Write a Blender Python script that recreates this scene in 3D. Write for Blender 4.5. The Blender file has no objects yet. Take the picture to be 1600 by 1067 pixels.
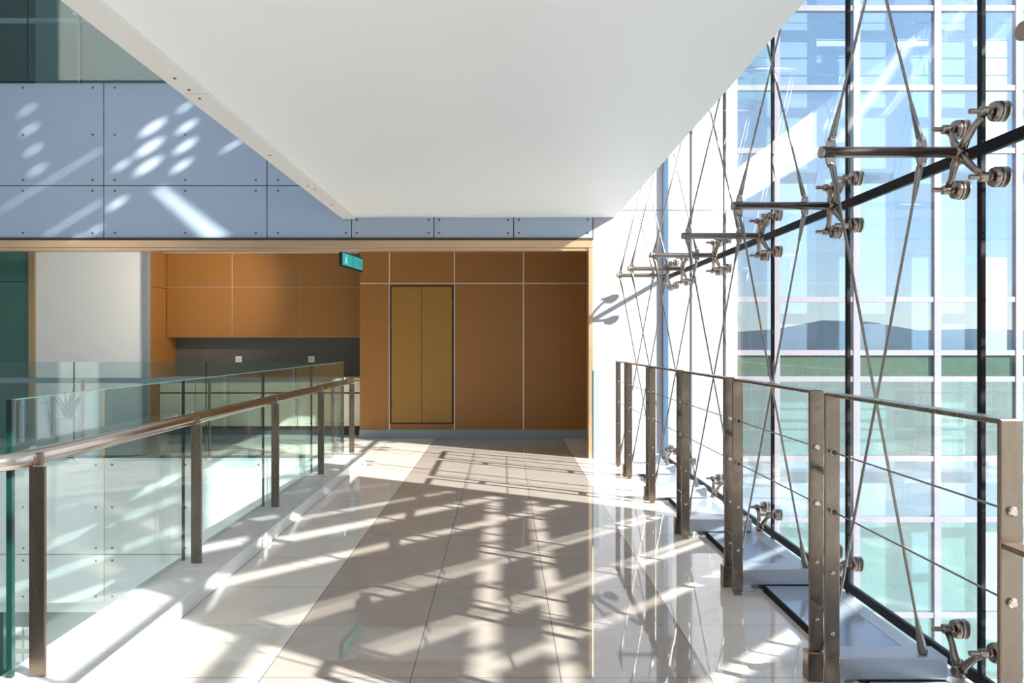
import bpy, bmesh, math, random
from mathutils import Vector, Matrix
random.seed(7)
S = bpy.context.scene
COL = S.collection
F = 1200.0; VX = 787.0; VY = 537.0; EYE = 1.4

# ------------------------------------------------------------------ camera
cd = bpy.data.cameras.new('camera'); cam = bpy.data.objects.new('camera', cd); COL.objects.link(cam)
cam.location = (0, 0, EYE); cam.rotation_euler = (math.radians(90), 0, 0)
cd.sensor_width = 36; cd.lens = 36 * F / 1600
cd.shift_x = (800 - VX) / 1600; cd.shift_y = (VY - 533.5) / 1600
cd.clip_start = 0.05; cd.clip_end = 2000
S.camera = cam

# ------------------------------------------------------------------ light
SUN = Vector((-0.743, 0.45, -0.43)).normalized()        # direction the sunlight travels
w = bpy.data.worlds.new('world'); S.world = w; w.use_nodes = True
nt = w.node_tree; nt.nodes.clear()
sky = nt.nodes.new('ShaderNodeTexSky'); sky.sky_type = 'NISHITA'; sky.sun_disc = False
sky.sun_elevation = math.asin(-SUN.z); sky.sun_rotation = math.atan2(-SUN.x, -SUN.y)
sky.air_density = 1.0; sky.dust_density = 0.4; sky.ozone_density = 1.0
bg = nt.nodes.new('ShaderNodeBackground'); bg.inputs[1].default_value = 0.24
out = nt.nodes.new('ShaderNodeOutputWorld')
skm = nt.nodes.new('ShaderNodeMix'); skm.data_type = 'RGBA'; skm.inputs[0].default_value = .45
skm.inputs[7].default_value = (3.3, 3.6, 4.6, 1)
nt.links.new(sky.outputs[0], skm.inputs[6]); nt.links.new(skm.outputs[2], bg.inputs[0]); nt.links.new(bg.outputs[0], out.inputs[0])
sl = bpy.data.lights.new('sun', 'SUN'); sl.energy = 19.0; sl.angle = math.radians(0.5); sl.color = (1.0, 0.94, 0.86)
so = bpy.data.objects.new('sun', sl); COL.objects.link(so); so.location = (12, -8, 12)
so.rotation_euler = SUN.to_track_quat('-Z', 'Y').to_euler()
S.view_settings.view_transform = 'Standard'; S.view_settings.look = 'None'
S.view_settings.gamma = 1.0; S.view_settings.use_curve_mapping = False
S.view_settings.exposure = 0.22
S.cycles.max_bounces = 14; S.cycles.diffuse_bounces = 6; S.cycles.glossy_bounces = 6
S.cycles.transparent_max_bounces = 32; S.cycles.transmission_bounces = 8
S.cycles.caustics_reflective = True; S.cycles.blur_glossy = 0.5
S.cycles.sample_clamp_indirect = 60

# ------------------------------------------------------------------ helpers
class MB:
    def __init__(s): s.bm = bmesh.new(); s.mi = 0
    def _mark(s, geom, smooth=False):
        for f in geom:
            f.material_index = s.mi; f.smooth = smooth
    def box(s, x0, x1, y0, y1, z0, z1):
        vs = [s.bm.verts.new(p) for p in ((x0,y0,z0),(x1,y0,z0),(x1,y1,z0),(x0,y1,z0),(x0,y0,z1),(x1,y0,z1),(x1,y1,z1),(x0,y1,z1))]
        fs = [s.bm.faces.new([vs[i] for i in q]) for q in ((0,3,2,1),(4,5,6,7),(0,1,5,4),(1,2,6,5),(2,3,7,6),(3,0,4,7))]
        s._mark(fs); return s
    def rings(s, pts, radii, n=16, cap=True, up=None):
        """lathe along a polyline"""
        pts = [Vector(p) for p in pts]; prev = None; first = None
        loops = []
        side = None
        for i, p in enumerate(pts):
            a = pts[max(i-1, 0)]; b = pts[min(i+1, len(pts)-1)]
            d = (b - a)
            if d.length < 1e-9: d = Vector((0,0,1))
            d.normalize()
            if side is None:
                h = Vector((0,0,1)) if abs(d.z) < .9 else Vector((1,0,0))
                side = d.cross(h).normalized()
            side = (side - d * side.dot(d)).normalized()
            o = d.cross(side)
            loops.append([s.bm.verts.new(p + (side*math.cos(2*math.pi*k/n) + o*math.sin(2*math.pi*k/n)) * radii[i]) for k in range(n)])
        for A, B in zip(loops, loops[1:]):
            fs = [s.bm.faces.new((A[k], A[(k+1)%n], B[(k+1)%n], B[k])) for k in range(n)]
            s._mark(fs, True)
        if cap:
            s._mark([s.bm.faces.new(loops[0][::-1]), s.bm.faces.new(loops[-1])])
        return s
    def tube(s, a, b, r, n=16, r2=None):
        return s.rings([a, b], [r, r if r2 is None else r2], n)
    def lathe(s, a, axis, prof, n=20):
        """profile = [(distance along axis, radius)], sharp steps kept"""
        a = Vector(a); axis = Vector(axis).normalized()
        h = Vector((0,0,1)) if abs(axis.z) < .9 else Vector((1,0,0))
        u = axis.cross(h).normalized(); v = axis.cross(u)
        loops = [[s.bm.verts.new(a + axis*t + (u*math.cos(2*math.pi*k/n)+v*math.sin(2*math.pi*k/n))*r) for k in range(n)] for t, r in prof]
        for A, B in zip(loops, loops[1:]):
            fs = [s.bm.faces.new((A[k], A[(k+1)%n], B[(k+1)%n], B[k])) for k in range(n)]
            s._mark(fs, False)
        s._mark([s.bm.faces.new(loops[0][::-1]), s.bm.faces.new(loops[-1])])
        return s
    def poly(s, pts, th):
        """extrude a polygon (list of 3D points) by vector th"""
        a = [s.bm.verts.new(p) for p in pts]; th = Vector(th)
        b = [s.bm.verts.new(Vector(p)+th) for p in pts]; n = len(a)
        fs = [s.bm.faces.new(a[::-1]), s.bm.faces.new(b)] + [s.bm.faces.new((a[k], a[(k+1)%n], b[(k+1)%n], b[k])) for k in range(n)]
        s._mark(fs); return s
    def build(s, name, mats, parent=None, bevel=0):
        if not isinstance(mats, (list, tuple)): mats = [mats]
        bmesh.ops.recalc_face_normals(s.bm, faces=s.bm.faces[:])
        me = bpy.data.meshes.new(name); s.bm.to_mesh(me); s.bm.free()
        for m in mats: me.materials.append(m)
        o = bpy.data.objects.new(name, me); COL.objects.link(o)
        if parent: o.parent = parent
        if bevel:
            b = o.modifiers.new('bevel', 'BEVEL'); b.width = bevel; b.segments = 2; b.limit_method = 'ANGLE'
        return o

def struct(o): o['kind'] = 'structure'; return o
def tag(o, label, cat, group=None):
    o['label'] = label; o['category'] = cat
    if group: o['group'] = group
    return o
def empty(name, loc=(0,0,0)):
    o = bpy.data.objects.new(name, None); COL.objects.link(o); o.location = loc; o.empty_display_size = .1; return o
KIDS = {}
def kids(o): return [c for c in COL.objects if c.parent == o]
def copy_tree(o, parent=None):
    c = o.copy(); COL.objects.link(c); c.parent = parent
    for ch in kids(o): copy_tree(ch, c)
    return c
def sep(mb_parent, *a): pass

# ------------------------------------------------------------------ materials
def mat(name, col, rough=.5, metal=0.0, spec=.5, coat=0, noise=0, nscale=20, bump=0, stretch=None, ior=1.5):
    m = bpy.data.materials.new(name); m.use_nodes = True
    t = m.node_tree; b = t.nodes['Principled BSDF']
    b.inputs['Base Color'].default_value = (*col, 1); b.inputs['Roughness'].default_value = rough
    b.inputs['Metallic'].default_value = metal; b.inputs['Specular IOR Level'].default_value = spec
    b.inputs['IOR'].default_value = ior
    if coat: b.inputs['Coat Weight'].default_value = coat; b.inputs['Coat Roughness'].default_value = .04
    if noise or bump:
        tc = t.nodes.new('ShaderNodeTexCoord'); mp = t.nodes.new('ShaderNodeMapping')
        mp.inputs['Scale'].default_value = stretch or (1,1,1)
        nz = t.nodes.new('ShaderNodeTexNoise'); nz.inputs['Scale'].default_value = nscale; nz.inputs['Detail'].default_value = 4
        t.links.new(tc.outputs['Object'], mp.inputs[0]); t.links.new(mp.outputs[0], nz.inputs['Vector'])
        if noise:
            r = t.nodes.new('ShaderNodeMix'); r.data_type = 'RGBA'
            r.inputs[6].default_value = (*[max(0, c*(1-noise)) for c in col], 1)
            r.inputs[7].default_value = (*[min(1, c*(1+noise)) for c in col], 1)
            t.links.new(nz.outputs['Fac'], r.inputs[0]); t.links.new(r.outputs[2], b.inputs['Base Color'])
            mr = t.nodes.new('ShaderNodeMapRange'); mr.inputs[3].default_value = max(.02, rough*.8); mr.inputs[4].default_value = min(1, rough*1.25)
            t.links.new(nz.outputs['Fac'], mr.inputs[0]); t.links.new(mr.outputs[0], b.inputs['Roughness'])
        if bump:
            bp = t.nodes.new('ShaderNodeBump'); bp.inputs['Strength'].default_value = bump; bp.inputs['Distance'].default_value = .002
            t.links.new(nz.outputs['Fac'], bp.inputs['Height']); t.links.new(bp.outputs[0], b.inputs['Normal'])
    return m

def glass(name, tint, refl=1.0, rough=0.0, base=0.0, gcol=(1,1,1)):
    """thin architectural glass: tinted see-through plus fresnel reflection"""
    m = bpy.data.materials.new(name); m.use_nodes = True; t = m.node_tree; t.nodes.clear()
    o = t.nodes.new('ShaderNodeOutputMaterial'); mx = t.nodes.new('ShaderNodeMixShader')
    tr = t.nodes.new('ShaderNodeBsdfTransparent'); tr.inputs[0].default_value = (*tint, 1)
    gl = t.nodes.new('ShaderNodeBsdfGlossy'); gl.inputs[0].default_value = (*gcol, 1); gl.inputs['Roughness'].default_value = rough
    fr = t.nodes.new('ShaderNodeFresnel'); ge = t.nodes.new('ShaderNodeNewGeometry')
    mr = t.nodes.new('ShaderNodeMapRange'); mr.inputs[3].default_value = 1.5; mr.inputs[4].default_value = 1/1.5
    t.links.new(ge.outputs['Backfacing'], mr.inputs[0]); t.links.new(mr.outputs[0], fr.inputs[0])
    ma = t.nodes.new('ShaderNodeMath'); ma.operation = 'MULTIPLY_ADD'; ma.inputs[1].default_value = refl; ma.inputs[2].default_value = base; ma.use_clamp = True
    t.links.new(fr.outputs[0], ma.inputs[0]); t.links.new(ma.outputs[0], mx.inputs[0])
    t.links.new(tr.outputs[0], mx.inputs[1]); t.links.new(gl.outputs[0], mx.inputs[2]); t.links.new(mx.outputs[0], o.inputs[0])
    return m

def emis(name, col, st):
    m = bpy.data.materials.new(name); m.use_nodes = True
    b = m.node_tree.nodes['Principled BSDF']; b.inputs['Base Color'].default_value = (*col, 1)
    b.inputs['Emission Color'].default_value = (*col, 1); b.inputs['Emission Strength'].default_value = st
    return m

M = dict(
    white=mat('white_paint', (.86,.86,.87), .55, noise=.02, nscale=3),
    soffit=mat('soffit_paint', (.81,.83,.85), .5, noise=.015, nscale=2),
    wallg=mat('wall_grey', (.34,.36,.36), .6, noise=.03, nscale=2),
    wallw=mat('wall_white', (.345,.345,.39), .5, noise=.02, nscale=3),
    wallu=mat('wall_greenish', (.10,.19,.17), .4, noise=.05, nscale=2),
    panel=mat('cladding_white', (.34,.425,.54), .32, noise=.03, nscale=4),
    panel_back=mat('cladding_gap', (.03,.035,.05), .7),
    bolt=mat('bolt_dark', (.12,.11,.10), .4, .7),
    steel=mat('brushed_steel', (.25,.195,.155), .27, 1, noise=.10, nscale=5, stretch=(6,6,.6)),
    steelh=mat('polished_steel', (.60,.54,.49), .2, 1, noise=.08, nscale=9),
    bronze=mat('strut_steel', (.32,.26,.22), .24, 1, noise=.12, nscale=14),
    rod=mat('rod_steel', (.28,.255,.24), .22, 1),
    black=mat('black_joint', (.006,.006,.010), .6, spec=.15),
    wood=mat('wood_laminate', (.29,.125,.026), .42, noise=.05, nscale=14, stretch=(6,6,.5)),
    woodd=mat('bronze_door', (.29,.145,.02), .45, noise=.10, nscale=6, stretch=(1,1,2)),
    seam=mat('aluminium_seam', (.75,.66,.52), .35, .4),
    brass=mat('brass_trim', (.64,.45,.29), .3, .75, noise=.08, nscale=6, stretch=(.3,1,1)),
    dark=mat('dark_gap', (.035,.022,.012), .6),
    base=mat('grey_baseboard', (.23,.28,.31), .35),
    splash=mat('splash_grey', (.10,.095,.085), .35, noise=.05, nscale=10),
    cab=mat('cabinet_cream', (.74,.68,.56), .4),
    worktop=mat('worktop_stone', (.60,.50,.36), .25, noise=.05, nscale=40),
    kick=mat('kick_dark', (.06,.06,.06), .5),
    teal=mat('teal_back_glass', (.06,.17,.15), .08, coat=.6, noise=.08, nscale=2),
    plinth=mat('plinth_aluminium', (.46,.48,.53), .3, .35, noise=.04, nscale=8),
    tray=mat('tray_panel', (.36,.43,.53), .13, .25, noise=.03, nscale=6),
    kerb=mat('kerb_marble', (.62,.61,.61), .15, noise=.03, nscale=5),
    fwhite=mat('facade_aluminium', (.22,.22,.265), .45, noise=.03, nscale=3),
    conc=mat('pavement', (.36,.38,.38), .8, noise=.1, nscale=3),
    hill=mat('hill_trees', (.03,.06,.05), .95, noise=.5, nscale=.15),
    leaf=mat('leaf', (.03,.10,.03), .45, noise=.2, nscale=20),
    pot=mat('pot_ceramic', (.7,.7,.68), .3),
    socket=mat('socket_plastic', (.82,.80,.74), .4),
    sign=mat('sign_housing', (.01,.01,.012), .3),
    signface=emis('sign_teal', (.02,.36,.37), .55),
    signmark=emis('sign_mark', (.35,.75,.62), .6),
    gbal=glass('balustrade_glass', (.85,.935,.93), 1.2),
    gedge=mat('glass_edge', (.003,.03,.027), .1, coat=.5),
    gwall=glass('clear_glass', (.955,.985,.985), .9),
)
def rowmat(name, tint, base, gcol): return glass(name, tint, .8, 0, base, gcol)
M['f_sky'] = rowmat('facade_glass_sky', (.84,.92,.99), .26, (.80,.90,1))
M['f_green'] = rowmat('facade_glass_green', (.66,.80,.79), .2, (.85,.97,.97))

# tiled floor
def tile_mat():
    m = bpy.data.materials.new('polished_tile'); m.use_nodes = True; t = m.node_tree; b = t.nodes['Principled BSDF']
    tc = t.nodes.new('ShaderNodeTexCoord'); sp = t.nodes.new('ShaderNodeSeparateXYZ'); t.links.new(tc.outputs['Object'], sp.inputs[0])
    def math_(op, a, bb, c=None):
        n = t.nodes.new('ShaderNodeMath'); n.operation = op
        for i, v in enumerate((a, bb, c)):
            if v is None: continue
            if isinstance(v, (int, float)): n.inputs[i].default_value = v
            else: t.links.new(v, n.inputs[i])
        return n.outputs[0]
    def line(sock, off, step, wd):
        q = math_('DIVIDE', math_('SUBTRACT', sock, off), step)
        f = math_('FRACT', q, None)
        d = math_('ABSOLUTE', math_('SUBTRACT', f, .5), None)
        return math_('GREATER_THAN', d, .5 - wd/step/2)
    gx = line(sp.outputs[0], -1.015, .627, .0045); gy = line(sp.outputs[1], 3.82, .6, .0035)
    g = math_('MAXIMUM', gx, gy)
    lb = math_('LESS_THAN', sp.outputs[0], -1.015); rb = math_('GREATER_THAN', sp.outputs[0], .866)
    border = math_('MAXIMUM', lb, rb)
    nz = t.nodes.new('ShaderNodeTexNoise'); nz.inputs['Scale'].default_value = 6; nz.inputs['Detail'].default_value = 6
    t.links.new(tc.outputs['Object'], nz.inputs['Vector'])
    def mix(f, a, bb):
        r = t.nodes.new('ShaderNodeMix'); r.data_type = 'RGBA'
        if isinstance(f, float): r.inputs[0].default_value = f
        else: t.links.new(f, r.inputs[0])
        for i, v in ((6, a), (7, bb)):
            if isinstance(v, tuple): r.inputs[i].default_value = (*v, 1)
            else: t.links.new(v, r.inputs[i])
        return r.outputs[2]
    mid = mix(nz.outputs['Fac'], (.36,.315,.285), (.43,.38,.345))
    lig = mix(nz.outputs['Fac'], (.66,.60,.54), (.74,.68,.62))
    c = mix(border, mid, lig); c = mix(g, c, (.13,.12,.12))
    t.links.new(c, b.inputs['Base Color'])
    b.inputs['Roughness'].default_value = .035; b.inputs['IOR'].default_value = 1.72
    return m
M['tile'] = tile_mat()

# ------------------------------------------------------------------ setting
ZC = 2.93; YW = 9.39; XG = 1.972
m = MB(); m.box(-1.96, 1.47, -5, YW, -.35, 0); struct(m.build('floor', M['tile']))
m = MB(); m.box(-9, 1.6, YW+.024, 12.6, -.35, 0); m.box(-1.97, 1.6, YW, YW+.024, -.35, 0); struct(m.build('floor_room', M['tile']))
m = MB(); m.box(1.47, 1.88, -5, YW, -.35, -.03); struct(m.build('trim_floor_edge', M['plinth']))
# soffit of the bridge above
m = MB(); m.box(-1.81, 1.36, -5, YW, ZC+.015, ZC+.4); struct(m.build('ceiling', M['soffit']))
m = MB()
for a, b in ((-5, -.6), (-.595, 4.675), (4.685, YW-.01)): m.box(-1.965, -1.805, a, b, ZC-.008, ZC+.4)
m.mi = 1; m.box(-1.96, -1.81, -4.9, YW-.02, ZC+.001, ZC+.39)
tb = struct(m.build('trim_soffit_edge', [mat('edge_paint', (.70,.69,.68), .5), M['panel_back']]))
m = MB(); m.lathe((0,0,0), (0,0,-1), [(0,.009),(.005,.009),(.007,.006)], 10); bolt0 = m.build('edge_bolt', M['bolt'], tb)
first = True
for y in (4.4, 4.6, 4.76, 6.2, 7.4, 7.55, 8.4):
    o = bolt0 if first else bolt0.copy()
    if not first: COL.objects.link(o)
    first = False; o.location = (-1.885 + (.03 if y == 7.55 else 0), y, ZC-.0075)
m = MB(); m.box(-1.965, -1.8, -.05, YW-.01, ZC+.4, ZC+.42)
m.bm.free()

# clad wall above the opening and below the floor
def clad(name, xs, zs, y, mt='panel'):
    m = MB(); m.mi = 1; m.box(xs[0], xs[-1], y+.02, y+.2, zs[0], zs[-1]); m.mi = 0
    g = .006
    for a, b in zip(xs, xs[1:]):
        for c, d in zip(zs, zs[1:]): m.box(a+g, b-g, y, y+.022, c+g, d-g)
    o = struct(m.build(name, [M[mt], M['panel_back']]))
    return o
def add_bolts(par, pts, y):
    m = MB(); m.lathe((0,0,0), (0,-1,0), [(-.001,.013),(.006,.013),(.009,.009)], 10); b0 = m.build('panel_bolt', M['bolt'], par)
    for i, (x, z) in enumerate(pts):
        o = b0 if i == 0 else b0.copy()
        if i: COL.objects.link(o)
        o.location = (x, y, z)
xsL = [-8.9, -6.86, -4.89, -2.895]
wu = clad('wall_clad_upper', xsL + [-1.86], [2.69, 3.333, 4.59], YW)
pts = []
for a, b in zip(xsL, xsL[1:]):
    for z in (2.755, 3.27, 3.40, 3.955, 4.53):
        for x in (a+.135, (a+b)/2, b-.135):
            if x > -6.3: pts.append((x, z))
for z in (2.755, 3.27, 3.40, 3.955): pts.append((-2.76, z))
pts += [(-1.93, 2.755), (-1.93, 2.93)]
add_bolts(wu, pts, YW)
wf = clad('wall_clad_strip', [-1.86, -.853, .121, 1.092], [2.69, 3.333], YW)
pts = []
for a, b in ((-1.86,-.853), (-.853,.121), (.121,1.092)):
    for z in (2.755, 2.915): pts += [(a+.065, z), (b-.065, z)]
add_bolts(wf, pts, YW)
wl = clad('wall_clad_lower', [-8.9, -6.86, -4.885, -2.895, -1.97], [-1.77, -1.175, .006], YW, 'white')
pts = []
for a, b in ((-6.86,-4.885), (-4.885,-2.895)):
    for z in (-.08, -.60, -1.10, -1.25, -1.69):
        for x in (a+.1, (a+b)/2, b-.1):
            if x > -6.3: pts.append((x, z))
add_bolts(wl, pts, YW)
# header and jamb of the opening
m = MB(); m.box(-9, 1.09, YW-.02, YW+.16, 2.575, 2.665); m.box(-9, 1.09, YW+.0, YW+.14, 2.535, 2.575); struct(m.build('trim_header', M['brass'], bevel=.004))
m = MB(); m.box(-9, 1.09, YW-.026, YW+.0, 2.666, 2.689); struct(m.build('trim_header_dark_strip', M['dark']))  # solid dark strip between header and cladding
m = MB(); m.box(1.035, 1.09, YW-.02, YW+.16, 0, 2.57); struct(m.build('trim_jamb', M['brass'], bevel=.004))
# right white wall (inside) and its continuation outside the glass
m = MB()
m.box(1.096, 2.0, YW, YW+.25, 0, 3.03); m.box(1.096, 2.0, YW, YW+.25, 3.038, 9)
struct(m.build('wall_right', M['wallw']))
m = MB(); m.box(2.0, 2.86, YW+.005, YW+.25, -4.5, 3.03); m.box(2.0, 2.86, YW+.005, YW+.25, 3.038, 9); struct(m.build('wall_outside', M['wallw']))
m = MB(); m.box(1.09, 2.0, YW+.01, YW+.24, -.3, 0); struct(m.build('wall_right_footing', M['white']))
# room: walls
m = MB(); m.box(-9, 1.6, YW+.2, 12.6, 2.81, 3.0); struct(m.build('ceiling_room', M['white']))
YB = 11.35
m = MB(); m.box(-2.128, 1.6, YB+.012, YB+1.2, 0, 2.81)
m.mi = 1
for x in (-1.69, -.728, .293): m.box(x-.008, x+.008, YB+.004, YB+.014, .12, 2.81)
m.box(-2.128, 1.6, YB+.004, YB+.014, 2.285, 2.300)
m.mi = 0
struct(m.build('wall_back', [M['wood'], M['seam']]))
m = MB(); m.box(1.3, 1.6, YW+.25, YB+.01, 0, 2.81); struct(m.build('wall_room_right', M['wood']))
m = MB(); m.box(-2.135, 1.3, YB-.004, YB+.01, 0, .13); struct(m.build('baseboard_back', M['base'], bevel=.003))
# service door
d = MB(); d.box(-1.685, -.735, YB-.004, YB+.011, .215, 2.262)
dr = struct(d.build('door_1', M['dark']))
for a, b in ((-1.655, -1.213), (-1.207, -.765)):
    MB().box(a, b, YB-.012, YB+.004, .235, 2.24).build('door_leaf', M['woodd'], dr, bevel=.003)
for x in (-1.664, -.756):
    for z in (2.0, 1.70, .48):
        MB().tube((x, YB-.016, z-.07), (x, YB-.016, z+.07), .009, 10).build('hinge', M['bolt'], dr)
# left part of the room
m = MB(); m.box(-6.94, -5.34, 11.4, 11.5, 0, 2.81); struct(m.build('wall_left_white', M['white']))
m = MB(); m.box(-9, -7.03, 11.4, 11.44, 0, 2.315); m.box(-9, -7.03, 11.4, 11.44, 2.325, 2.81); m.mi = 1; m.box(-9, -7.03, 11.441, 11.5, 0, 2.81); struct(m.build('wall_left_glazed', [M['teal'], M['panel_back']]))
m = MB(); m.box(-7.03, -6.94, 11.36, 11.46, 0, 2.81); struct(m.build('trim_left_strip', M['brass']))
m = MB(); m.box(-5.34, -5.27, 11.36, 11.46, 0, 2.81); struct(m.build('trim_white_wall_edge', M['base']))
m = MB(); m.box(-5.42, -5.27, 11.46, 12.5, 0, 2.255); m.box(-5.42, -5.27, 11.46, 12.5, 2.262, 2.81); struct(m.build('wall_kitchen_side', M['wood']))
m = MB(); m.box(-5.27, -2.128, 12.35, 12.5, 0, 2.81); struct(m.build('wall_kitchen_back', M['splash']))
m = MB(); m.box(-9.2, -8.95, -5, 12.6, -4.5, 9); struct(m.build('wall_left', M['wallg']))
# lower storey
m = MB(); m.box(-9, 2, -5, 13, -4.6, -4.5); struct(m.build('floor_lower', M['tile']))
m = MB(); m.box(-9, 2, 11.4, 11.5, -4.5, -1.9); struct(m.build('wall_lower', M['teal']))
m = MB(); m.box(-9, 2, YW+.2, 12.6, -1.95, -1.75); struct(m.build('ceiling_lower', M['white']))
# upper storey
m = MB(); m.box(-9, 2, YW+.2, 12.6, 4.0, 4.45); struct(m.build('floor_upper', M['tile']))
m = MB(); m.box(-6.95, 2, 11.4, 11.5, 4.45, 7.4); struct(m.build('wall_upper_white', M['wallu']))
m = MB(); m.box(-9, -6.95, 11.4, 11.5, 4.45, 7.4); struct(m.build('wall_upper_glazed', mat('dark_teal_glass', (.015,.06,.05), .2)))
m = MB(); m.box(-9, 2, YW+.1, 12.6, 7.4, 7.6); struct(m.build('ceiling_upper', M['white']))
# wall behind the camera
m = MB(); m.box(-9, 2, -5.2, -5, -4.5, 9); struct(m.build('wall_behind', M['wallg']))

# kerb under the left balustrade
m = MB()
for a, b in ((-5, 3.25), (3.254, 4.43), (4.434, 5.9), (5.904, 7.4), (7.404, 9.2)): m.box(-1.97, -1.64, a, b, 0, .1)
struct(m.build('trim_kerb_left', M['kerb'], bevel=.004))

# glass wall: panes and black joints
YS = [3.17 + 1.23*k for k in range(5)]        # 3.17 .. 8.09
TR = YS + [8.87]
joints = [-4.21, -2.98, -1.75, -.52, .71, 1.94] + YS + [9.35]
zr = [-2.2, .01, 2.2, 4.4, 6.6]
n = 0
for a, b in zip(joints, joints[1:]):
    for c, d_ in zip(zr, zr[1:]):
        if a < -2 and c > 3: continue
        n += 1
        struct(MB().box(XG-.008, XG+.008, a+.004, b-.004, c+.004, d_-.004).build('window_%d' % n, M['gwall']))
m = MB()
for y in joints:
    m.box(XG-.010, XG+.010, y-.013, y+.013, -2.2, 6.6) if y < 9.2 else None
struct(m.build('trim_joint_vertical', M['black']))
m = MB()
for z in zr[:-1]: m.box(XG-.011, XG+.011, -4.2, 9.35, z-.024, z+.024)
struct(m.build('trim_joint_horizontal', M['black']))
m = MB(); m.box(XG-.03, XG+.03, 9.345, YW, -2.2, 6.6)
struct(m.build('trim_glass_end_frame', mat('end_frame_blue', (.05,.09,.15), .35)))
# ledge beyond the trays
m = MB(); m.box(1.80, 1.885, -5, YW-.01, -.03, .03); struct(m.build('trim_glass_ledge', M['plinth'], bevel=.004))

# ------------------------------------------------------------------ facade across the yard
YF = 13.5
fx = [2.9] + [ (x-VX)*YF/F for x in (1212, 1337, 1463, 1590, 1716, 1842) ]
fz = [EYE + (VY-y)*YF/F for y in (-110, 14, 138, 236, 468, 551, 592, 716, 811, 960, 1110)]
frame = MB()
for x in fx[1:]: frame.box(x-.058, x+.058, YF-.05, YF+.08, fz[-1], fz[0])
for z in fz: frame.box(fx[0], fx[-1], YF-.04, YF+.06, z-.047, z+.047)
root = empty('facade', ((fx[0]+fx[-1])/2, YF, -4.5)); off = root.location.copy()
def under(o, par, off):
    o.parent = par; o.matrix_parent_inverse = Matrix.Translation(-off); return o
under(frame.build('window_frame', M['fwhite']), root, off)
f_sp = mat('facade_spandrel', (.05,.09,.075), .12, noise=.3, nscale=5)
for i in range(len(fx)-1):
    for j in range(len(fz)-1):
        z1, z0 = fz[j], fz[j+1]
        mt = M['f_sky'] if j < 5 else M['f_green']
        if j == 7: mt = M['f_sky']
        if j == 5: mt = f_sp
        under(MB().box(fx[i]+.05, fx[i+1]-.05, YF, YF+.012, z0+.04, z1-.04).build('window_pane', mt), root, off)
tag(root, 'glazed building facade with white aluminium grid seen across the yard', 'building')
# rooms behind it
m = MB(); m.box(2.9, 15, YF+.62, YF+.70, fz[7]+.05, fz[6]-.02)
under(m.build('inner_wall', mat('far_green_wall', (.06,.12,.10), .7)), root, off)
m = MB(); m.box(2.9, 15, YF+1.6, YF+1.8, -4.5, 8)
under(m.build('inner_wall', mat('far_wall', (.55,.68,.78), .7)), root, off)
m = MB()
for z in (fz[0]+.1, fz[3]-.3, fz[5]-.3, fz[7]-.3, -4.4): m.box(2.9, 15, YF+.35, YF+1.6, z-.2, z)
under(m.build('floor_slab', mat('far_slab', (.5,.58,.56), .7)), root, off)
m = MB()
for x in fx[:-1]: m.box(x+.12, x+.86, YF+.35, YF+.47, -4.4, 8)
under(m.build('column', mat('far_column', (.62,.64,.66), .7)), root, off)
for i in range(len(fx)-1):
    for k in range(3): 
        z = fz[6] - .18 - k*.36
        under(MB().box(fx[i]+.07, fx[i+1]-.07, YF+.1, YF+.12, z-.02, z+.02).build('blind_slat', M['fwhite']), root, off)
    for k in range(4):
        z = fz[1] - .2 - k*.31
        under(MB().box(fx[i]+.07, fx[i+1]-.07, YF+.1, YF+.11, z-.01, z+.01).build('blind_slat', M['fwhite']), root, off)
# added slatted blocker out of view, shaped to cast broken shade on the floor
XS = 4.5
def clipz(poly, zlo, zhi):
    for lim, sg in ((zlo, 1), (zhi, -1)):
        o = []
        for p, q in zip(poly, poly[1:] + poly[:1]):
            a = (p[1]-lim)*sg; b = (q[1]-lim)*sg
            if a >= 0: o.append(p)
            if a*b < 0: t_ = a/(a-b); o.append((p[0]+(q[0]-p[0])*t_, p[1]+(q[1]-p[1])*t_))
        poly = o
        if len(poly) < 3: return []
    return poly
m = MB(); Y0, Y1 = .28, 4.37
SL = .36; k = 0; z = -1.5
rr = random.Random(3)
while z < 8.5:
    wd = rr.choice((.20, .26, .34)); gp = rr.choice((.035, .06, .08))
    base_ = [(Y0, z+SL*(Y1-Y0)), (Y1, z), (Y1, z+wd), (Y0, z+wd+SL*(Y1-Y0))]
    for lo, hi in ((.0, 2.425), (2.495, 2.625), (2.70, 5.6)):
        pl = clipz(base_, lo, hi)
        if pl: m.poly([(XS, a, b) for a, b in pl], (.03, 0, 0))
    z += wd + gp
z = -1.4
while z < 4.5:
    pl = clipz([(Y0, z+SL*(Y1-Y0)), (Y1, z), (Y1, z+.022), (Y0, z+.022+SL*(Y1-Y0))], 0, 5.6)
    if pl: m.poly([(XS-.06, a, b) for a, b in pl], (.02, 0, 0))
    z += .17
for y in (Y0, Y1): m.box(XS-.08, XS+.08, y-.06, y+.06, -4.5, 5.6)
for z in (.0, 5.6): m.box(XS-.05, XS+.05, Y0, Y1, z-.05, z+.05)
struct(m.build('trim_added_sun_blocker', M['fwhite']))
m = MB()  # more added bars, unseen, striping the sunlight on the near floor
for y in (-1.1, -2.5, -3.9): m.box(XS-.05, XS+.05, y-.05, y+.05, -4.5, 5.6)
for z in (1.15, 2.1, 3.3, 4.4): m.box(XS-.04, XS+.04, -4.5, Y0, z-.035, z+.035)
struct(m.build('trim_added_sun_bars', M['fwhite']))
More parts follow.
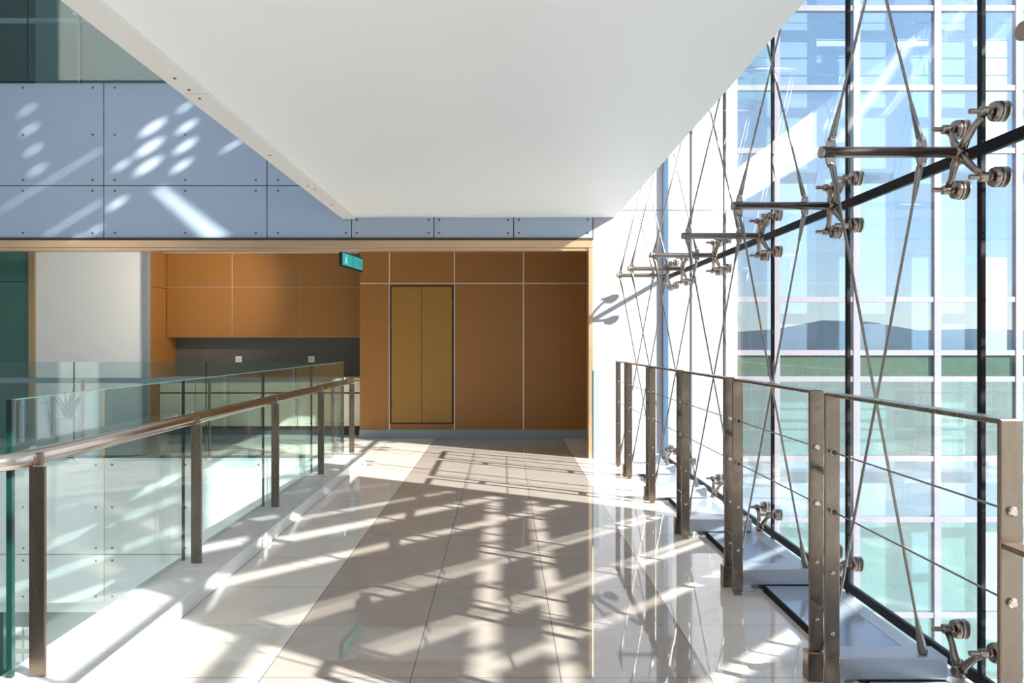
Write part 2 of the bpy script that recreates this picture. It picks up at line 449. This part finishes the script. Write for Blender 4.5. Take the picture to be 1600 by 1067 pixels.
# added unseen sheet: holes and slots cut to throw light spots on the cladding
holes = []
for px, py_, r in ((240,199,.115),(235,230,.125),(233,259,.12),(293,198,.09),(291,228,.10),(285,259,.09),(192,258,.07),(184,318,.085),(290,168,.06),(44,172,.055),(48,202,.06),(54,234,.06),(60,265,.06),(150,360,.06),(120,375,.06)):
    X = (px-VX)*YW/F; Z = EYE + (VY-py_)*YW/F; t_ = (XS-X)
    holes.append((YW-.6057*t_, Z+.5787*t_, r*.78))
bm = bmesh.new()
nx, nz = 0, 0
def face2d(outer, inner):
    vs = [bm.verts.new((XS, a, b)) for a, b in outer]; es = [bm.edges.new((vs[i], vs[(i+1) % len(vs)])) for i in range(len(vs))]
    for (cy, cz, r) in inner:
        hv = [bm.verts.new((XS, cy+r*math.cos(2*math.pi*i/20), cz+.6*r*math.sin(2*math.pi*i/20))) for i in range(20)]
        es += [bm.edges.new((hv[i], hv[(i+1) % 20])) for i in range(20)]
    for q in slots:
        hv = [bm.verts.new((XS, a, b)) for a, b in q]; es += [bm.edges.new((hv[i], hv[(i+1) % 4])) for i in range(4)]
    bmesh.ops.triangle_fill(bm, use_beauty=True, use_dissolve=False, edges=es)
slots = []
for poly in ([(240,294),(256,294),(360,371),(322,371)], [(160,232),(161,234.5),(1,331),(0,329)], [(160,313),(161,316),(72,371),(67,371)], [(374,219),(380,221),(352,237),(346,236)]):
    q = []
    for px, py_ in poly:
        X = (px-VX)*YW/F; Z = EYE + (VY-py_)*YW/F; t_ = XS-X
        q.append((YW-.6057*t_, Z+.5787*t_))
    slots.append(q)
face2d([(-5, 5.65), (7.6, 5.65), (7.6, 19), (-5, 19)], holes)
me = bpy.data.meshes.new('trim_added_light_mask'); bm.to_mesh(me); bm.free(); me.materials.append(M['fwhite'])
ps = bpy.data.objects.new('trim_added_light_mask', me); COL.objects.link(ps); struct(ps)
sd = ps.modifiers.new('solid', 'SOLIDIFY'); sd.thickness = .02
# ground and hills
m = MB(); m.box(2, 400, -400, 400, -4.7, -4.5); m.box(-400, 2, -400, -5.3, -4.7, -4.5); struct(m.build('floor_yard', M['conc']))
m = MB()
N = 60
prof = []
for i in range(N+1):
    a = math.radians(-170 + 190*i/N)
    h = 7 + 2.5*math.sin(i*.8) + 1.5*math.sin(i*1.9+1) + random.random()*.8
    prof.append((a, h))
vs0, vs1, vs2 = [], [], []
for a, h in prof:
    c, s_ = math.cos(a), math.sin(a)
    vs0.append(m.bm.verts.new((c*260, s_*260, -6))); vs1.append(m.bm.verts.new((c*300, s_*300, h))); vs2.append(m.bm.verts.new((c*360, s_*360, -6)))
for i in range(N):
    m.bm.faces.new((vs0[i], vs0[i+1], vs1[i+1], vs1[i])); m.bm.faces.new((vs1[i], vs1[i+1], vs2[i+1], vs2[i]))
tag(m.build('wooded_hill', M['hill']), 'dark wooded hills on the horizon mirrored in the facade glass', 'hill')

# ------------------------------------------------------------------ left glass balustrade
def balustrade_post(par, x, y, z0, z1, w=.062, t=.014, along='y'):
    m = MB()
    if along == 'y': m.box(x-w/2, x+w/2, y-t/2, y+t/2, z0, z1)
    else: m.box(x-t/2, x+t/2, y-w/2, y+w/2, z0, z1)
    return m.build('post', M['steel'], par, bevel=.002)
lb = empty('glass_balustrade', (0, 0, 0))
tag(lb, 'glass balustrade with round steel handrail on the white kerb, left of the walkway', 'balustrade')
ZR = .955; XR = -1.81
pts = [(-4.2, 2.78, ZR), (-2.05, 2.78, ZR)]
for k in range(1, 9):
    a = math.radians(k*90/9); pts.append((-2.05+.2*math.sin(a), 2.98-.2*math.cos(a), ZR))
# keep the tube running along the kerb
pts = [(p[0], p[1], p[2]) for p in pts] + [(-1.85, 3.0, ZR), (-1.84, 3.3, ZR), (-1.84, 9.3, ZR)]
MB().rings(pts, [.034]*len(pts), 24).build('handrail', M['steelh'], lb)
py = [3.0, 4.55, 6.12, 7.65, 9.2]
for y in py:
    p = balustrade_post(lb, -1.82, y, .1, ZR-.034)
    MB().box(-1.90, -1.80, y-.012, y+.012, ZR-.03, ZR+.02).build('rail_bracket', M['steel'], p, bevel=.004)
gy = [3.0, 4.61, 6.14, 7.68, 9.2]
for a, b in zip(gy, gy[1:]):
    g = MB().box(-1.929, -1.914, a+.006, b-.006, .02, 1.18).build('glass_pane', M['gbal'], lb)
    MB().box(-1.930, -1.913, b-.0065, b-.002, .02, 1.18).build('pane_edge', M['gedge'], g)
    MB().lathe((-1.905, b-.12, ZR+.01), (1,0,0), [(-.012,.02),(.004,.02),(.006,.008),(.05,.008)], 14).build('glass_clamp', M['steelh'], lb)
    MB().lathe((-1.905, a+.12, ZR+.01), (1,0,0), [(-.012,.02),(.004,.02),(.006,.008),(.05,.008)], 14).build('glass_clamp', M['steelh'], lb)
g = MB().box(-4.2, -1.93, 2.99, 3.005, -.2, 1.18).build('glass_pane', M['gbal'], lb)
MB().box(-1.934, -1.912, 2.985, 3.004, -.2, 1.182).build('pane_edge', M['gedge'], g)
MB().box(-1.930, -1.913, 3.004, 9.2, 1.1795, 1.183).build('pane_top_edge', mat('glass_top_edge', (.30,.55,.50), .2), lb)

# far balustrade across the void
def cross_balustrade(name, label, z, xa, xb, xp, xj, mt, dz=-.02):
    r = empty(name); tag(r, label, 'balustrade')
    xs = [xa] + xj + [xb]
    for a, b in zip(xs, xs[1:]):
        MB().box(a+.006, b-.006, YW-.10, YW-.085, z+dz, z+1.18).build('glass_pane', M['gbal'], r)
        MB().box(b-.006, b+.002, YW-.101, YW-.084, z+dz, z+1.18).build('pane_edge', M['gedge'], r)
    MB().tube((xa, YW+.12, z+.945), (xb, YW+.12, z+.945), .033, 20).build('handrail', mt, r)
    for x in xp: 
        p = MB().box(x-.007, x+.007, YW+.03, YW+.09, z, z+.92).build('post', M['steel'], r)
        MB().tube((x, YW-.085, z+.95), (x, YW+.1, z+.95), .009, 10).build('glass_clamp', M['steelh'], r)
    return r
cross_balustrade('glass_balustrade', 'green tinted glass balustrade with dark rail crossing behind the void, in front of the kitchen', 0, -8.9, -1.96, [-8.1,-6.6,-5.18, -3.62, -2.1], [-7.6, -5.2, -3.6], M['base'])
cross_balustrade('glass_balustrade', 'glass balustrade on the upper floor above the grey cladding panels', 4.45, -8.9, -1.96, [-8.1,-5.21,-3.4], [-8.2,-5.76, -3.3], M['base'], .14)

# ------------------------------------------------------------------ right railing frames
XP = 1.305
def railing_frame(ya, yb, label, far=False):
    """inverted U: near post of the pair at yb, far post of the pair at ya (ya nearer the camera)"""
    r = empty('railing_frame', (XP, (ya+yb)/2, 0)); o = r.location.copy()
    tag(r, label, 'railing', 'steel railing frames along the glass wall')
    for y, z0, foot in ((ya, .12, True), (yb, .02, False)):
        p = under(MB().box(XP-.029, XP+.029, y-.008, y+.008, z0, 1.204).build('post', M['steel'], bevel=.0025), r, o)
        if foot:
            under(MB().box(XP-.045, XP+.02, y-.03, y+.03, 0, .12).build('foot_block', M['steel'], bevel=.004), r, o)
        else:
            under(MB().box(XP-.02, XP+.02, y-.012, y+.012, 0, .02).build('foot_block', M['steel']), r, o)
        for z in (.97, .735, .49, .25):
            q = MB(); q.lathe((XP, y-.008 if y == ya else y-.008, z), (0,-1,0), [(-.001,.013),(.006,.013),(.009,.009)] if z > .6 else [(-.001,.008),(.004,.008),(.005,.005)], 14)
            under(q.build('post_bolt', M['steelh']), r, o)
    under(MB().box(XP-.027, XP+.027, ya, yb, 1.192, 1.206).build('top_rail', M['steel'], bevel=.0025), r, o)
    for z in (.97, .735):
        under(MB().rings([(XP, ya+.008, z), (XP, ya+.03, z), (XP, ya+.05, z), (XP, yb-.05, z), (XP, yb-.03, z), (XP, yb-.008, z)], [.009, .009, .0032, .0032, .009, .009], 10).build('cable', M['rod']), r, o)
    # spacers tying this frame to its nearer neighbour
    for z in (.88, .33):
        under(MB().box(XP-.025, XP+.025, ya-.145, ya-.008, z-.007, z+.007).build('spacer_bar', M['steel'], bevel=.002), r, o)
    return r
far_y = [1.94] + TR
names = ['nearest railing frame, with a corner post at the right edge of the picture', 'second railing frame from the camera on the right edge of the walkway',
         'third railing frame from the camera, beside the glass wall', 'fourth railing frame from the camera, beside the glass wall',
         'fifth railing frame from the camera, short in perspective', 'farthest railing frame, next to the white end wall']
for i in range(6):
    ya = far_y[i] + .04; yb = far_y[i+1] - .115
    railing_frame(ya, yb, names[i])

# plinths and tray panels under the trusses
pn = ['nearest','second','third','fourth','fifth','farthest']
for i, y in enumerate([1.94] + TR):
    o = MB().box(1.34, 1.805, y-.05, y+.075, .034, .124).build('plinth_beam', M['plinth'], bevel=.005)
    lab = ['white metal plinth beam at the bottom right corner of the picture'] + ['%s white metal plinth beam the crossed rods stand on' % q for q in pn]
    tag(o, lab[i], 'plinth', 'plinth beams at the glass wall')
ty = [1.94] + TR + [9.42]
tl = ['nearest','second nearest','third nearest','fourth nearest','fifth nearest','sixth nearest','farthest']
for i, (a, b) in enumerate(zip(ty, ty[1:])):
    t = MB().box(1.475, 1.795, a+.085, b-.06 if i < 6 else b-.04, -.03, .032).build('tray_panel', M['tray'], bevel=.003)
    q = MB().box(1.466, 1.476, a+.085, b-.06 if i < 6 else b-.04, -.01, .035).build('black_edge', M['black'], t)
    tag(t, '%s grey floor tray panel with black edge between the plinths' % tl[i], 'floor panel', 'floor trays at the glass wall')

# ------------------------------------------------------------------ cable trusses with spider fittings
XA, XB = 1.35, 1.725
def spider(par, o, y, z, arms):
    HX = 1.885
    h = MB(); h.rings([(HX-.03, y, z), (HX-.012, y, z), (HX+.012, y, z), (HX+.02, y, z)], [.02, .027, .027, .018], 18)
    hub = under(h.build('spider_hub', M['bronze']), par, o)
    for sy, sz in arms:
        ey, ez = y + sy*.13, z + sz*.13
        a = MB(); a.rings([(HX, y+sy*.01, z+sz*.01), (HX+.0, y+sy*.04, z+sz*.045), (HX+.012, y+sy*.08, z+sz*.09), (HX+.018, ey-sy*.012, ez-sz*.014)], [.02, .0165, .013, .013], 12)
        under(a.build('spider_arm', M['bronze']), par, o)
        b = MB()
        b.lathe((1.842, ey, ez), (1,0,0), [(0,.0085),(.002,.0105),(.04,.0105),(.0401,.0125),(.045,.020),(.068,.020),(.072,.0165),(.073,.0065),(.085,.0065)], 18)
        under(b.build('clamp_bolt', M['bronze']), par, o)
        c = MB()
        c.lathe((1.924, ey, ez), (1,0,0), [(0,.012),(.006,.014),(.008,.036),(.018,.040),(.028,.040),(.0281,.033),(.032,.033),(.0321,.041),(.040,.041)], 28)
        dsk = under(c.build('clamp_disc', M['bronze']), par, o)
        c2 = MB(); c2.lathe((1.9805, ey, ez), (1,0,0), [(0,.042),(.006,.042),(.010,.030)], 28)
        under(c2.build('outer_disc', M['steelh']), par, o)
def rod(par, o, p, q, conep, coneq):
    p, q = Vector(p), Vector(q); d = (q-p).normalized()
    pts = [p, p+d*.012]; rr = [conep*.8, conep]
    pts += [p+d*.14, p+d*.16]; rr += [.0085, .0058]
    pts += [q-d*.16, q-d*.14, q-d*.012, q]; rr += [.0058, .0085, coneq, coneq*.8]
    return under(MB().rings(pts, rr, 12).build('tension_rod', M['rod']), par, o)
def lug(par, o, x, y, z, s):
    # flat eye plate welded to the strut, with a pin
    m = MB(); pts = []
    for u, v in ((-.022, 0), (.022, 0), (.017, .028)): pts.append((x+u, y-.005, z+s*v))
    for k in range(5):
        a = math.radians(10 + k*40); pts.append((x+.014*math.cos(a), y-.005, z+s*(.034+.014*math.sin(a))))
    pts.append((x-.017, y-.005, z+s*.028))
    m.poly(pts, (0, .010, 0))
    l = under(m.build('rod_lug', M['bronze']), par, o)
    m = MB(); m.lathe((x, y-.018, z+s*.036), (0,1,0), [(0,.007),(.002,.009),(.034,.009),(.036,.007)], 12)
    under(m.build('lug_pin', M['steelh']), par, o)
def truss(y, label):
    r = empty('cable_truss', (1.54, y, .124)); o = r.location.copy()
    tag(r, label, 'glass wall truss', 'cable trusses holding the glass wall')
    for lv, z in enumerate((2.19, 3.85)):
        m = MB(); m.rings([(1.305, y, z), (1.309, y, z), (1.3225, y, z), (1.3226, y, z), (1.86, y, z)], [.022, .0245, .0245, .0225, .0225], 20)
        under(m.build('strut', M['bronze']), r, o)
        for x in (XA, XB):
            lug(r, o, x, y, z+.018, 1); lug(r, o, x, y, z-.018, -1)
        spider(r, o, y, z, ((1,1),(1,-1),(-1,1),(-1,-1)))
    spider(r, o, y, .045, ((1,1),(-1,1)))
    for y_, a, b, za, zb, ca, cb in ((y-.012, XA, XB, 2.14, .124, .014, .020), (y+.012, XB, XA, 2.14, .124, .014, .020),
                             (y-.012, XA, XB, 2.244, 3.796, .014, .014), (y+.012, XB, XA, 2.244, 3.796, .014, .014)):
        rod(r, o, (a, y_, za), (b, y_, zb), ca, cb)
    return r
tn = ['cable truss whose strut tip pokes in at the upper right edge of the picture', 'nearest full cable truss with crossed rods and four-armed spider fitting',
      'second full cable truss from the camera, crossed rods and spider fitting', 'third full cable truss from the camera along the glass wall',
      'fourth full cable truss from the camera along the glass wall', 'fifth full cable truss, next to last before the white wall', 'farthest cable truss, standing before the white end wall']
for y, l in zip([1.94] + TR, tn): truss(y, l)

# ------------------------------------------------------------------ kitchen
def wall_cabinet(x0, x1, label):
    r = empty('wall_cabinet', ((x0+x1)/2, 12.0, 1.5)); o = r.location.copy(); tag(r, label, 'cabinet', 'wood wall cabinets over the worktop')
    under(MB().box(x0, x1, 12.02, 12.349, 1.5, 2.809).build('body', M['seam']), r, o)
    for a, b in ((1.503, 2.283), (2.295, 2.806)):
        under(MB().box(x0+.007, x1-.007, 12.0, 12.02, a, b).build('door', M['wood'], bevel=.002), r, o)
wall_cabinet(-5.268, -4.242, 'left wood wall cabinet, partly lit by the added spot, over the dark splashback')
wall_cabinet(-4.24, -3.192, 'middle wood wall cabinet over the dark splashback')
wall_cabinet(-3.19, -2.13, 'right wood wall cabinet, beside the hanging green sign')
cx = [-5.266, -4.72, -4.21, -3.71, -3.16, -2.64, -2.13]
cl = ['leftmost cream base cabinet at the wood side wall', 'second cream base cabinet from the left', 'third cream base cabinet from the left', 'fourth cream base cabinet from the left',
      'fifth cream base cabinet from the left', 'rightmost cream base cabinet, against the wood wall']
for (a, b), l in zip(zip(cx, cx[1:]), cl):
    r = empty('base_cabinet', ((a+b)/2, 11.75, 0)); o = r.location.copy(); tag(r, l + ' under the kitchen worktop', 'cabinet', 'cream base cabinets')
    under(MB().box(a+.001, b-.001, 11.77, 12.345, .13, .84).build('body', M['dark']), r, o)
    under(MB().box(a+.001, b-.001, 11.82, 12.30, 0, .13).build('kick_board', M['kick']), r, o)
    under(MB().box(a+.005, b-.005, 11.75, 11.77, .14, .635).build('door', M['cab'], bevel=.002), r, o)
    under(MB().box(a+.005, b-.005, 11.75, 11.77, .66, .83).build('drawer', M['cab'], bevel=.002), r, o)
tag(MB().box(-5.268, -2.13, 11.72, 12.348, .842, .882).build('worktop', M['worktop'], bevel=.004), 'long pale stone worktop of the kitchen recess', 'worktop')
for x, l in ((-4.26, 'left white wall socket on the dark splashback'), (-3.09, 'right white wall socket on the dark splashback')):
    r = empty('wall_socket', (x, 12.35, 1.15)); tag(r, l, 'socket', 'wall sockets')
    MB().box(-.05, .05, -.012, -.0005, -.05, .05).build('cover_plate', M['socket'], r, bevel=.004)
    q = MB(); q.box(-.012,-.006,-.0135,-.0121,-.02,.002); q.box(.006,.012,-.0135,-.0121,-.02,.002); q.box(-.004,.004,-.0135,-.0121,.012,.022); q.build('socket_slot', M['kick'], r)

# hanging exit sign
r = empty('hanging_sign', (-2.04, 9.68, 2.38))
tag(r, 'black framed teal illuminated sign hanging from the ceiling by the wood wall', 'sign')
ang = math.atan2(-1.93+2.04, 10.52-9.68)
r.rotation_euler = (0, 0, -ang)
MB().box(-.035, 0, 0, .85, 0, .195).build('housing', M['sign'], r, bevel=.003)
for a in (.025, .44):
    p = MB().box(.0, .004, a, a+.39, .02, .175).build('lit_panel', M['signface'], r)
    if a < .1:
        q = MB()
        q.lathe((.004, a+.135, .145), (1,0,0), [(0,.012),(.002,.012)], 12)
        q.poly([(.004, a+.10, .125), (.004, a+.16, .13), (.004, a+.15, .085), (.004, a+.11, .08)], (.002,0,0))
        q.poly([(.004, a+.11, .085), (.004, a+.135, .085), (.004, a+.10, .04), (.004, a+.075, .045)], (.002,0,0))
        q.poly([(.004, a+.13, .085), (.004, a+.15, .085), (.004, a+.19, .045), (.004, a+.165, .04)], (.002,0,0))
        q.build('running_figure', M['signmark'], p)
    else:
        q = MB()
        q.poly([(.004, a+.06, .105), (.004, a+.25, .105), (.004, a+.25, .13), (.004, a+.32, .095), (.004, a+.25, .06), (.004, a+.25, .085), (.004, a+.06, .085)], (.002,0,0))
        q.build('arrow', mat('sign_arrow', (.20,.55,.55), .5), p)
for y in (.12, .72): MB().tube((-.018, y, .19), (-.018, y, .43), .008, 8).build('hanger_rod', M['sign'], r)

# added unseen spot: imitates sunlight bounced off the floor onto the cabinets
r = empty('added_fill_spot', (-3.1, 9.75, 2.8)); tag(r, 'added warm spot hidden behind the header, imitating floor-bounced sun on the kitchen', 'spotlight')
MB().lathe((0,0,0), (0,0,-1), [(0,.07),(.015,.07),(.02,.06)], 24).build('fill_spot_ring', M['seam'], r)
MB().lathe((0,0,-.018), (0,0,-1), [(0,.05),(.006,.048)], 24).build('fill_spot_lens', emis('fill_spot_glow', (1,.85,.6), 3), r)
ld = bpy.data.lights.new('added_fill_beam', 'SPOT'); ld.energy = 260; ld.color = (1, .88, .70); ld.spot_size = math.radians(72); ld.spot_blend = 1.0; ld.shadow_soft_size = .05
lo = bpy.data.objects.new('added_fill_beam', ld); COL.objects.link(lo); lo.parent = r; lo.location = (0, 0, -.05)
lo.rotation_euler = (Vector((-5.2, 12.2, 2.1)) - Vector((-3.1, 9.75, 2.75))).to_track_quat('-Z', 'Y').to_euler()

# steel cover plate at the jamb
tag(MB().box(1.092, 1.17, YW-.03, YW-.001, 0, 1.08).build('steel_cover_plate', M['base'], bevel=.004), 'narrow blue-grey metal plate on the white wall beside the brass jamb', 'plate')

# potted plant
r = empty('potted_plant', (-5.95, 10.5, 0)); tag(r, 'green leafy potted plant behind the far glass balustrade', 'plant')
MB().rings([(0,0,0),(0,0,.02),(0,0,.36),(0,0,.38)], [.11,.13,.17,.16], 20).build('pot', M['pot'], r)
m = MB()
for k in range(26):
    a = random.random()*6.28; L = .22+.25*random.random(); lean = .15+.35*random.random()
    b = Vector((.04*math.cos(a), .04*math.sin(a), .37)); d = Vector((math.cos(a)*lean, math.sin(a)*lean, 1)).normalized()
    s_ = Vector((-math.sin(a), math.cos(a), 0)); tip = b + d*L + Vector((math.cos(a)*.06, math.sin(a)*.06, 0))
    mid = b + d*L*.6
    m.poly([b, mid + s_*.022, tip, mid - s_*.022], (.002*math.cos(a), .002*math.sin(a), .001))
m.build('foliage', M['leaf'], r)

# notice board in the lower storey
r = empty('notice_board', (-6.2, 9.9, -2.35)); tag(r, 'dark notice board with pale squares on the lower floor, far left', 'notice board')
MB().box(-.25, .25, 0, .03, -.45, .3).build('board', M['base'], r)
for i in range(4):
    for j in range(3):
        MB().box(-.2+.11*i, -.12+.11*i, -.004, 0, -.35+.17*j, -.24+.17*j).build('pale_card', M['socket'], r)
MB().box(-.03, .03, .03, .06, -2.15, 0).build('stand', M['steel'], r)
